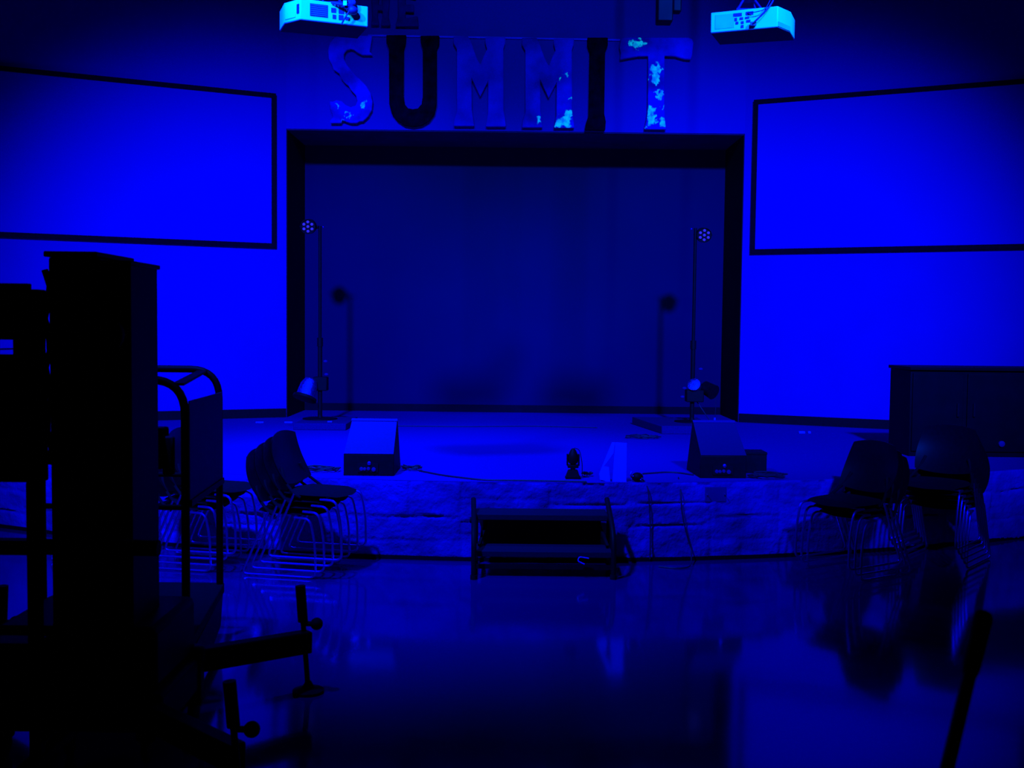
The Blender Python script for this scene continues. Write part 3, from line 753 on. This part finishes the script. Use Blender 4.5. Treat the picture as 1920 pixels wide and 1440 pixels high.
stack(*STK['A'], 'the stack half hidden behind the lift basket panel', 'chairs stacked behind the lift basket')
stack(*STK['E'], 'the stack behind the lift mast', 'chairs stacked behind the lift mast')
stack(*STK['Cc'], 'the right-hand stack nearer the steps', 'chairs stacked nearer the steps on the right')
stack(*STK['D'], 'the far right stack before the black cabinet', 'chairs stacked before the black cabinet')

# ------------------------------------------------------------------ black cabinet on the stage right
p = atz(1708, 853, SZ)
yb = wr(p.x + 1.3) 
t = thing('equipment_cabinet', (p.x, 9.9, SZ), 'wide black two-door cabinet standing on the stage at the right edge', 'cabinet')
Y0 = 9.9; p = at(1709, 700, Y0); x0 = p.x; t.location = (x0, Y0, SZ); zt = at(1709, 688, Y0).z - SZ
W_ = 1.35
MB().box((0,0.02,0),(W_,.55,zt-.03)).build('body', M['cabinet'], t, bevel=.006)
MB().box((-.015,-.01,zt-.03),(W_+.015,.57,zt)).build('top_board', M['cabinet'], t, bevel=.005)
xm = at(1812, 700, Y0).x - x0
for a0, a1, hx in ((.02, xm-.02, xm-.07), (xm+.02, W_-.02, xm+.08)):
    d = MB().box((a0,0,.05),(a1,.02,zt-.06)).build('door', M['cabinet'], t, bevel=.004)
    MB().box((hx-.01,-.02,zt*.45),(hx+.01,0,zt*.6)).build('handle', M['rubber'], d, bevel=.004)
kp = at(1877, 832, Y0) - Vector((x0, Y0, SZ))
MB().lathe(kp, [(.012,-.005),(.028,.0),(.028,.02),(.018,.026)], 16, (0,-1,0)).build('round_lock', M['wedge'], t)

# ------------------------------------------------------------------ personnel lift (left foreground)
def lift():
    R = Vector((-1.72, 4.45, 0))
    t = thing('personnel_lift', R, 'black push-around personnel lift with tall mast, railed basket and outriggers', 'lift')
    W = lambda p: Vector(p) - R
    mL = at(88, 700, 4.2).x; mR = at(246, 700, 4.2).x; zt = at(165, 482, 4.2).z
    MB().box(W((mL, 4.22, .14)), W((mR - .13, 4.60, zt))).build('mast_column', M['lift'], t, bevel=.01)
    MB().box(W((mR - .14, 4.20, .30)), W((mR, 4.52, zt-.025))).build('inner_mast_section', M['lift'], t, bevel=.006)
    for x in (mR - .16, mR - .115): MB().box(W((x, 4.185, .9)), W((x+.02, 4.205, zt-.06))).build('mast_rail', M['black'], t)
    MB().box(W((mL-.01, 4.20, zt)), W((mL+.20, 4.62, zt+.022))).build('mast_cap', M['lift'], t, bevel=.005)
    MB().box(W((mR-.12, 4.19, zt-.03)), W((mR+.006, 4.54, zt-.012))).build('mast_cap', M['lift'], t, bevel=.004)
    c = MB()
    P = [W((mL-.012+.012*math.sin(k*1.9), 4.24, 1.2 + (zt-1.25)*k/12)) for k in range(13)]
    c.tube(P, .014, 8).build('lift_cable', M['rubber'], t)
    MB().lathe(W((mR-.09, 4.18, 1.72)), [(.06,-.03),(.075,0),(.075,.03),(.03,.04)], 20, (0,-1,0)).build('cable_pulley', M['rubber'], t)
    # basket
    yn, yf = 4.85, 5.9
    n1 = at(347, 790, yn); f1 = at(411, 760, yf)
    zn = at(300, 712, yn).z; zf_ = at(350, 692, yf).z; ztop = (zn + zf_)/2
    wB = .66
    zfl = at(380, 1096, yf).z
    for (P, y, r) in ((n1, yn, .0195), (f1, yf, .0195)):
        x = P.x; zz = zn if y == yn else zf_
        pts = [(x, y, zfl - .02), (x, y, zz), (x - wB, y, zz), (x - wB, y, zfl - .02)]
        MB().tube([W(q) for q in fillet(pts, .16, 8)], r, 12).build('guard_rail', M['lift'], t)
        zm = at(300, 951, yn).z
        MB().tube([W((x, y, zm)), W((x - wB, y, zm))], .013, 10).build('mid_rail', M['lift'], t)
    # cross tubes joining the two hoops
    MB().beam(W((n1.x - .03, yn, zn - .02)), W((f1.x - .09, yf, zf_ - .01)), .05, .012, (0,0,1)).build('top_bridge', M['lift'], t)
    MB().beam(W((n1.x - wB, yn, zn - .1)), W((f1.x - wB, yf, zf_ - .1)), .03, .03).build('top_bridge', M['lift'], t)
    # side panel
    a = at(355, 752, yn); b = at(418, 735, yf); c_ = at(418, 897, yf); d = at(355, 940, yn)
    a.x = d.x = n1.x + .015; b.x = c_.x = f1.x + .012
    MB().prism([W(a), W(b), W(c_), W(d)], (.006, 0, 0)).build('side_panel', M['liftpanel'], t)
    MB().beam(W(c_) + Vector((0,0,-.01)), W(d) + Vector((0,0,-.01)), .03, .03).build('mid_rail', M['lift'], t)
    # floor tray
    fx = at(418, 1096, yf).x
    MB().prism([W((fx, yf+.03, zfl-.05)), W((fx - wB - .06, yf+.03, zfl-.05)), W((n1.x - wB - .05, yn-.03, zfl-.05)), W((n1.x + .03, yn-.03, zfl-.05))], (0,0,.055)).build('basket_floor', M['rubber'], t, bevel=.005)
    # kick plate
    MB().prism([W((fx, yf-.05, zfl-.22)), W((n1.x+.03, yn, zfl-.28)), W((n1.x+.03, yn, zfl-.05)), W((fx, yf, zfl-.05))], (-.03,0,0)).build('floor_bracket', M['lift'], t)
    # control box
    cb = at(282, 840, 4.95)
    MB().box(W((cb.x-.09, 4.87, cb.z-.09)), W((cb.x+.08, 4.98, cb.z+.10))).build('control_box', M['lift'], t, bevel=.01)
    MB().box(W((cb.x-.035, 4.90, cb.z+.10)), W((cb.x+.035, 4.95, cb.z+.13))).build('control_handle', M['rubber'], t, bevel=.008)
    MB().box(W((cb.x+.07, 4.90, cb.z-.12)), W((cb.x+.12, 4.94, cb.z+.06))).build('control_bracket', M['liftpanel'], t, bevel=.008)
    # mast to basket bracket
    MB().box(W((mL+.04, 4.5, .30)), W((mR-.04, 4.86, .46))).build('basket_bracket', M['lift'], t, bevel=.01)
    # chassis
    MB().box(W((-2.08, 4.14, .14)), W((-1.37, 4.74, .30))).build('chassis', M['lift'], t, bevel=.02)
    MB().box(W((-2.05, 4.16, .30)), W((-1.40, 4.70, .56))).build('battery_box', M['lift'], t, bevel=.03)
    pb0 = at(60, 1025, 4.08); pb1 = at(298, 1025, 4.08)
    MB().tube([W((pb0.x, 4.08, pb0.z)), W((pb1.x, 4.08, pb0.z))], .031, 14).build('push_bar', M['rubber'], t)
    MB().beam(W((mL+.1, 4.08, pb0.z)), W((mL+.1, 4.25, pb0.z)), .04, .04).build('push_bar_bracket', M['rubber'], t)
    # castors
    for (x, y) in ((-1.40, 4.66), (-2.05, 4.66), (-1.46, 4.24), (-2.05, 4.24)):
        o = MB().lathe(W((x, y, .33)), [(.05,-.06),(.05,0),(.035,.01)], 16).build('castor_stem', M['lift'], t)
        MB().box(W((x-.04, y-.035, .08)), W((x+.04, y+.035, .27))).build('castor_fork', M['lift'], t, bevel=.012)
        MB().lathe(W((x-.016, y, .055)), [(.04,0),(.055,.004),(.055,.030),(.04,.034)], 20, (1,0,0)).build('castor_wheel', M['rubber'], t)
    # outriggers
    def outrigger(p_in, p_out, jt, jb, knob):
        a = MB().beam(W(p_in), W(p_out), .07, .105).build('outrigger_arm', M['lift'], t, bevel=.008)
        MB().tube([W(jt), W(Vector(jt)*.66 + Vector(jb)*.34)], .024, 14).build('jack_tube', M['lift'], t)
        MB().tube([W(jt), W(jb)], .0125, 10).build('jack_screw', M['lift'], t)
        MB().lathe(W(jb), [(.075,-.004),(.075,.008),(.03,.02),(.014,.05)], 24).build('foot_pad', M['rubber'], t)
        kc = Vector(jt)*.62 + Vector(jb)*.38 if knob else Vector(jt)*.66 + Vector(jb)*.34
        kk = Vector(jt)*.64 + Vector(jb)*.36
        MB().ball(W(kk) + Vector((.065, 0, 0)), .030, 10).build('jack_knob', M['rubber'], t)
        MB().cyl(W(kk), W(kk) + Vector((.05, 0, 0)), .012, 10).build('knob_stem', M['rubber'], t)
    yF = atz(578, 1296, 0).y
    outrigger(at(372, 1237, 4.72), at(580, 1202, yF), at(563, 1098, yF), atz(578, 1296, .006), True)
    yN = 3.75
    foot = at(449, 1400, yN); foot.z = .006
    jt = at(430, 1277, yN)
    outrigger(at(250, 1325, 4.22), at(447, 1422, yN + .02), jt, Vector((at(447,1400,yN).x + .01, yN, .006)), True)
    # left pair, mirrored about the lift centre
    cx = -1.75
    mir = lambda p: Vector((2*cx - p.x, p.y, p.z))
    outrigger(mir(at(372, 1237, 4.72)), mir(at(580, 1202, yF)), at(6, 1098, yF), Vector((at(0, 1296, yF).x, yF, .006)), False)
    outrigger(mir(at(250, 1325, 4.22)), mir(at(447, 1422, yN)), mir(jt), mir(Vector((at(447,1400,yN).x, yN, .006))), False)
lift()

# ------------------------------------------------------------------ rolling display cart at the left edge
def display_cart():
    Y = 3.95
    x1 = at(100, 700, Y).x; x0 = x1 - 1.05
    zt = at(40, 542, Y).z; zb = at(40, 905, Y).z
    R = Vector(((x0+x1)/2, Y + .1, 0))
    t = thing('display_cart', R, 'black rolling cart with a wide dark display at the far left edge', 'cart')
    W = lambda p: Vector(p) - R
    zg0 = at(10, 665, Y).z; zg1 = at(10, 637, Y).z; xg = at(23, 650, Y).x
    MB().box(W((x0, Y, zg1)), W((x1 - .05, Y+.07, zt))).build('display', M['lift'], t, bevel=.008)
    MB().box(W((x0, Y, zb)), W((x1 - .05, Y+.07, zg0))).build('lower_panel', M['lift'], t, bevel=.008)
    MB().box(W((xg, Y+.005, zg0-.02)), W((x1 - .055, Y+.065, zg1+.02))).build('side_column', M['lift'], t)
    MB().beam(W((xg-.25, Y+.03, zg0+.012)), W((xg+.01, Y+.03, zg0+.022)), .012, .006).build('tie_rod', M['rubber'], t)
    MB().box(W((x0+.3, Y+.07, zb+.15)), W((x1-.3, Y+.12, zt-.2))).build('mount_plate', M['rubber'], t)
    MB().box(W((x0+.1, Y+.02, zt)), W((at(46,530,Y).x, Y+.06, zt+.022))).build('sound_bar', M['liftpanel'], t, bevel=.004)
    xp = at(57, 1000, Y).x
    for x in (xp, x0 + .08):
        MB().box(W((x-.022, Y+.01, .10)), W((x+.022, Y+.06, zb))).build('post', M['lift'], t, bevel=.006)
        MB().box(W((x-.028, Y-.30, .075)), W((x+.028, Y+.36, .12))).build('foot_beam', M['lift'], t, bevel=.006)
        for y in (Y-.27, Y+.33):
            MB().lathe(W((x-.014, y, .036)), [(.026,0),(.036,.004),(.036,.024),(.026,.028)], 18, (1,0,0)).build('castor_wheel', M['rubber'], t)
            MB().box(W((x-.02, y-.012, .05)), W((x+.02, y+.012, .08))).build('castor_fork', M['rubber'], t)
    zs = at(40, 1025, Y).z
    MB().box(W((x0+.05, Y-.02, zs-.03)), W((xp+.03, Y+.05, zs+.025))).build('shelf_rail', M['lift'], t, bevel=.008)
    MB().box(W((x0+.05, Y-.02, .30)), W((xp+.03, Y+.12, .56))).build('lower_box', M['lift'], t, bevel=.02)
display_cart()

# ------------------------------------------------------------------ tripod with a pan handle, lower right
def tripod():
    a = at(1845, 1152, 2.0); b = at(1776, 1440, 1.80)
    d = (b - a).normalized(); e = b + d*.12
    base = Vector((e.x - .02, e.y - .02, 0))
    t = thing('camera_tripod', base, 'black tripod whose slanting pan handle rises at the lower right', 'tripod')
    W = lambda p: Vector(p) - base
    L = (b - a).length
    MB().tube([W(a), W(a + d*.01), W(a + d*.12), W(a + d*.14)], [.015,.018,.016,.0125], 16).build('handle_grip', M['rubber'], t)
    MB().tube([W(a + d*.12), W(e)], .0125, 14).build('pan_handle', M['pole'], t)
    hz = e.z
    MB().box(W((base.x-.03, base.y-.04, hz-.05)), W((base.x+.03, base.y+.04, hz+.02))).build('tripod_head', M['lift'], t, bevel=.01)
    MB().cyl(W((base.x, base.y, hz-.40)), W((base.x, base.y, hz-.05)), .014, 14).build('centre_column', M['lift'], t)
    MB().lathe(W((base.x, base.y, hz-.14)), [(.03,0),(.04,.02),(.035,.05)], 16).build('collar', M['lift'], t)
    for k in range(3):
        an = 2*PI*k/3 + .5
        top = W((base.x, base.y, hz-.12)); bt = Vector((math.cos(an)*.36, math.sin(an)*.36, .01))
        l = MB().tube([top, top*.45 + bt*.55], .013, 10).build('leg', M['lift'], t)
        MB().tube([top*.5 + bt*.5, bt], .009, 10).build('lower_leg', M['lift'], l)
        MB().ball(bt, .014, 8, (1,1,.7)).build('rubber_foot', M['rubber'], l)
tripod()

# ------------------------------------------------------------------ lights: the hall's blue stage wash and added fill spots
LC = (0.0, .05, 1.0)
def spot(name, loc, aim, energy, size, blend, rad=.12, col=LC):
    l = bpy.data.lights.new(name, 'SPOT'); l.energy = energy; l.color = col; l.spot_size = math.radians(size); l.spot_blend = blend; l.shadow_soft_size = rad
    o = bpy.data.objects.new(name, l); C.objects.link(o); o.location = loc
    o.rotation_euler = (Vector(aim) - Vector(loc)).to_track_quat('-Z', 'Y').to_euler()
    return o
spot('wash_light_left', (-2.3, -2.6, 7.8), (-2.75, WY, 1.15), 35000, 30, 1.0, .36)
spot('wash_light_right', (2.6, -2.6, 7.8), (2.7, WY, 1.25), 35000, 30, 1.0, .36)
spot('sign_fill', (.6, -1.6, 7.6), (.35, WY, 4.6), 4000, 25, 1.0, .10, (0, .85, 1.0))  # added fill, lifts the letters and the header wall
spot('front_light', (-2.4, 4.4, 6.9), (-1.0, 8.0, .3), 7000, 54, 1.0, .15)
spot('stage_top_light', (-.6, 8.6, 7.6), (-1.1, 9.7, .6), 3500, 54, 1.0, .25)
for sx, aim in ((-1, (-1.17, 7.1, 3.85)), (1, (1.57, 7.1, 3.85))):  # added fills that brighten the two projectors
    spot('projector_fill_' + ('left' if sx < 0 else 'right'), (sx*1.0 + aim[0], 4.9, 4.7), aim, 230, 17, .4, .05, (0, .75, 1.0))
w = bpy.data.worlds.new('world'); w.use_nodes = True; w.node_tree.nodes['Background'].inputs[0].default_value = (0, 0, .02, 1)
w.node_tree.nodes['Background'].inputs[1].default_value = .3
bpy.context.scene.world = w

# ------------------------------------------------------------------ camera
cd = bpy.data.cameras.new('camera'); cam = bpy.data.objects.new('camera', cd); C.objects.link(cam)
cd.sensor_fit = 'HORIZONTAL'; cd.sensor_width = 36; cd.lens = 36 * F_PX / 1920
cd.clip_start = .05; cd.clip_end = 100
mw = Matrix((( _R.x, _U.x, -_F.x, CAM.x), (_R.y, _U.y, -_F.y, CAM.y), (_R.z, _U.z, -_F.z, CAM.z), (0,0,0,1)))
cam.matrix_world = mw
cd.dof.use_dof = True; cd.dof.focus_distance = 9.5; cd.dof.aperture_fstop = 4.5
bpy.context.scene.camera = cam
vs_ = bpy.context.scene.view_settings
bpy.context.scene.display_settings.display_device = 'sRGB'
vs_.view_transform = 'Standard'; vs_.look = 'None'; vs_.gamma = 1; vs_.exposure = 0; vs_.use_curve_mapping = False
